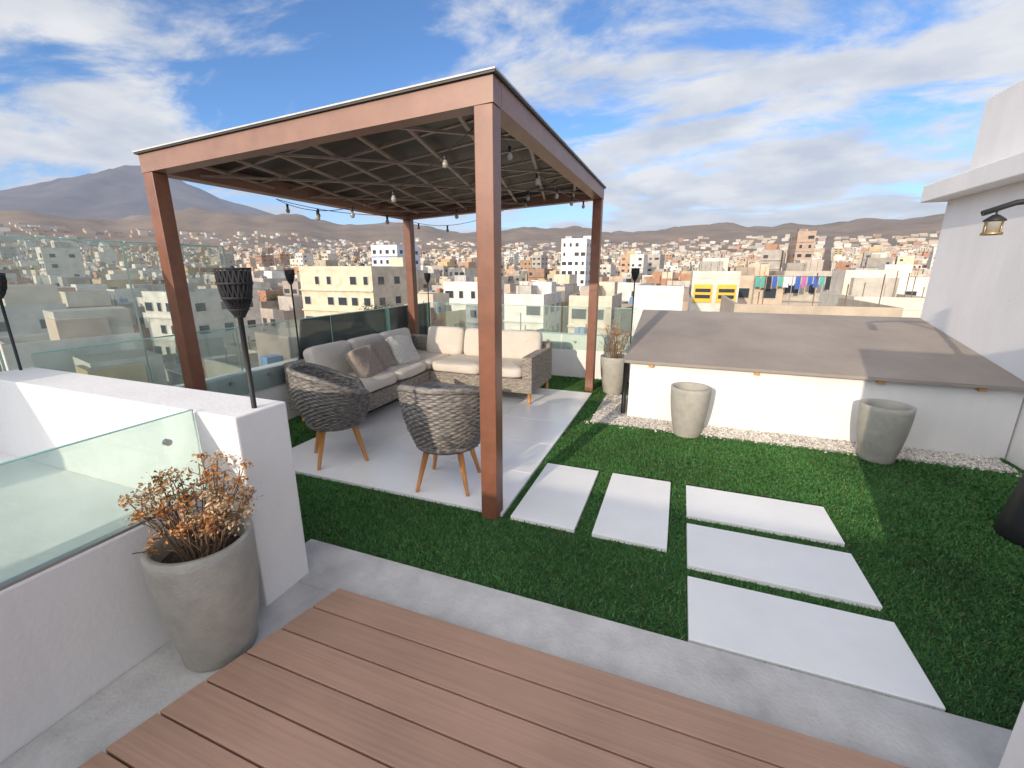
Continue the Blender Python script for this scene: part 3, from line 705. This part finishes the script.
cb_=N.new('ShaderNodeCombineXYZ'); L.new(math_('DIVIDE',sx.outputs['X'],zd),cb_.inputs[0]); L.new(math_('DIVIDE',sx.outputs['Y'],zd),cb_.inputs[1])
n1=N.new('ShaderNodeTexNoise'); n1.inputs['Scale'].default_value=1.7; n1.inputs['Detail'].default_value=9; n1.inputs['Roughness'].default_value=.6; n1.inputs['Distortion'].default_value=.35
mpw=N.new('ShaderNodeMapping'); mpw.inputs['Location'].default_value=(3.2,1.1,0); mpw.inputs['Scale'].default_value=(.75,1.15,1); mpw.inputs['Rotation'].default_value=(0,0,rad(25)); L.new(cb_.outputs[0],mpw.inputs[0]); L.new(mpw.outputs[0],n1.inputs['Vector'])
low=math_('MULTIPLY',math_('SUBTRACT',1.0,math_('MINIMUM',math_('MULTIPLY',zc,2.6),1.0)),.11)
bank=math_('ADD',lobe((.12,1.226,.24),.88,.995,.14),lobe((-1.3,.756,.60),.92,1.,.12))
dens=math_('ADD',math_('ADD',n1.outputs['Fac'],low),bank)
cr=N.new('ShaderNodeMapRange'); cr.interpolation_type='SMOOTHSTEP'; cr.inputs[1].default_value=.52; cr.inputs[2].default_value=.70; cr.inputs[4].default_value=.95; L.new(dens,cr.inputs[0])
n2=N.new('ShaderNodeTexNoise'); n2.inputs['Scale'].default_value=2.4; n2.inputs['Detail'].default_value=6; L.new(cb_.outputs[0],n2.inputs['Vector'])
cc_=N.new('ShaderNodeValToRGB'); cc_.color_ramp.elements[0].position=.35; cc_.color_ramp.elements[0].color=(3.8,4.15,4.8,1); cc_.color_ramp.elements[1].position=.62; cc_.color_ramp.elements[1].color=(5.6,5.65,5.8,1); L.new(n2.outputs['Fac'],cc_.inputs[0])
tint=N.new('ShaderNodeMix'); tint.data_type='RGBA'; tint.blend_type='MULTIPLY'; tint.inputs[0].default_value=1; L.new(sky.outputs[0],tint.inputs[6]); tint.inputs[7].default_value=(.92,1.15,1.42,1)
mx=N.new('ShaderNodeMix'); mx.data_type='RGBA'; L.new(cr.outputs[0],mx.inputs[0]); L.new(tint.outputs[2],mx.inputs[6]); L.new(cc_.outputs[0],mx.inputs[7])
hzf=N.new('ShaderNodeMapRange'); hzf.inputs[1].default_value=0.; hzf.inputs[2].default_value=.24; hzf.inputs[3].default_value=.72; hzf.inputs[4].default_value=0.; hzf.interpolation_type='SMOOTHSTEP'; L.new(sx.outputs['Z'],hzf.inputs[0])
m2=N.new('ShaderNodeMix'); m2.data_type='RGBA'; L.new(hzf.outputs[0],m2.inputs[0]); L.new(mx.outputs[2],m2.inputs[6]); m2.inputs[7].default_value=(3.5,3.85,4.6,1)
gs=N.new('ShaderNodeVectorMath'); gs.operation='SCALE'; gs.inputs[0].default_value=(12.8,11.5,9.4); L.new(lobe(tuple(-sd),-.05,.95,1.),gs.inputs['Scale'])  # extra glow around the sun, out of view, added to lift the ambient fill
ad=N.new('ShaderNodeVectorMath'); ad.operation='ADD'; L.new(m2.outputs[2],ad.inputs[0]); L.new(gs.outputs[0],ad.inputs[1])
L.new(ad.outputs[0],bg.inputs[0])
SC.view_settings.view_transform='Standard'; SC.view_settings.look='None'; SC.view_settings.exposure=0

cam=D.cameras.new('camera'); co=D.objects.new('camera',cam); SC.collection.objects.link(co); SC.camera=co
cam.sensor_width=36; cam.lens=36*435/1024; cam.clip_start=.02; cam.clip_end=40000
co.location=(0,0,1.6); co.rotation_euler=(rad(90)-math.atan(114/435.),0,rad(20.8))
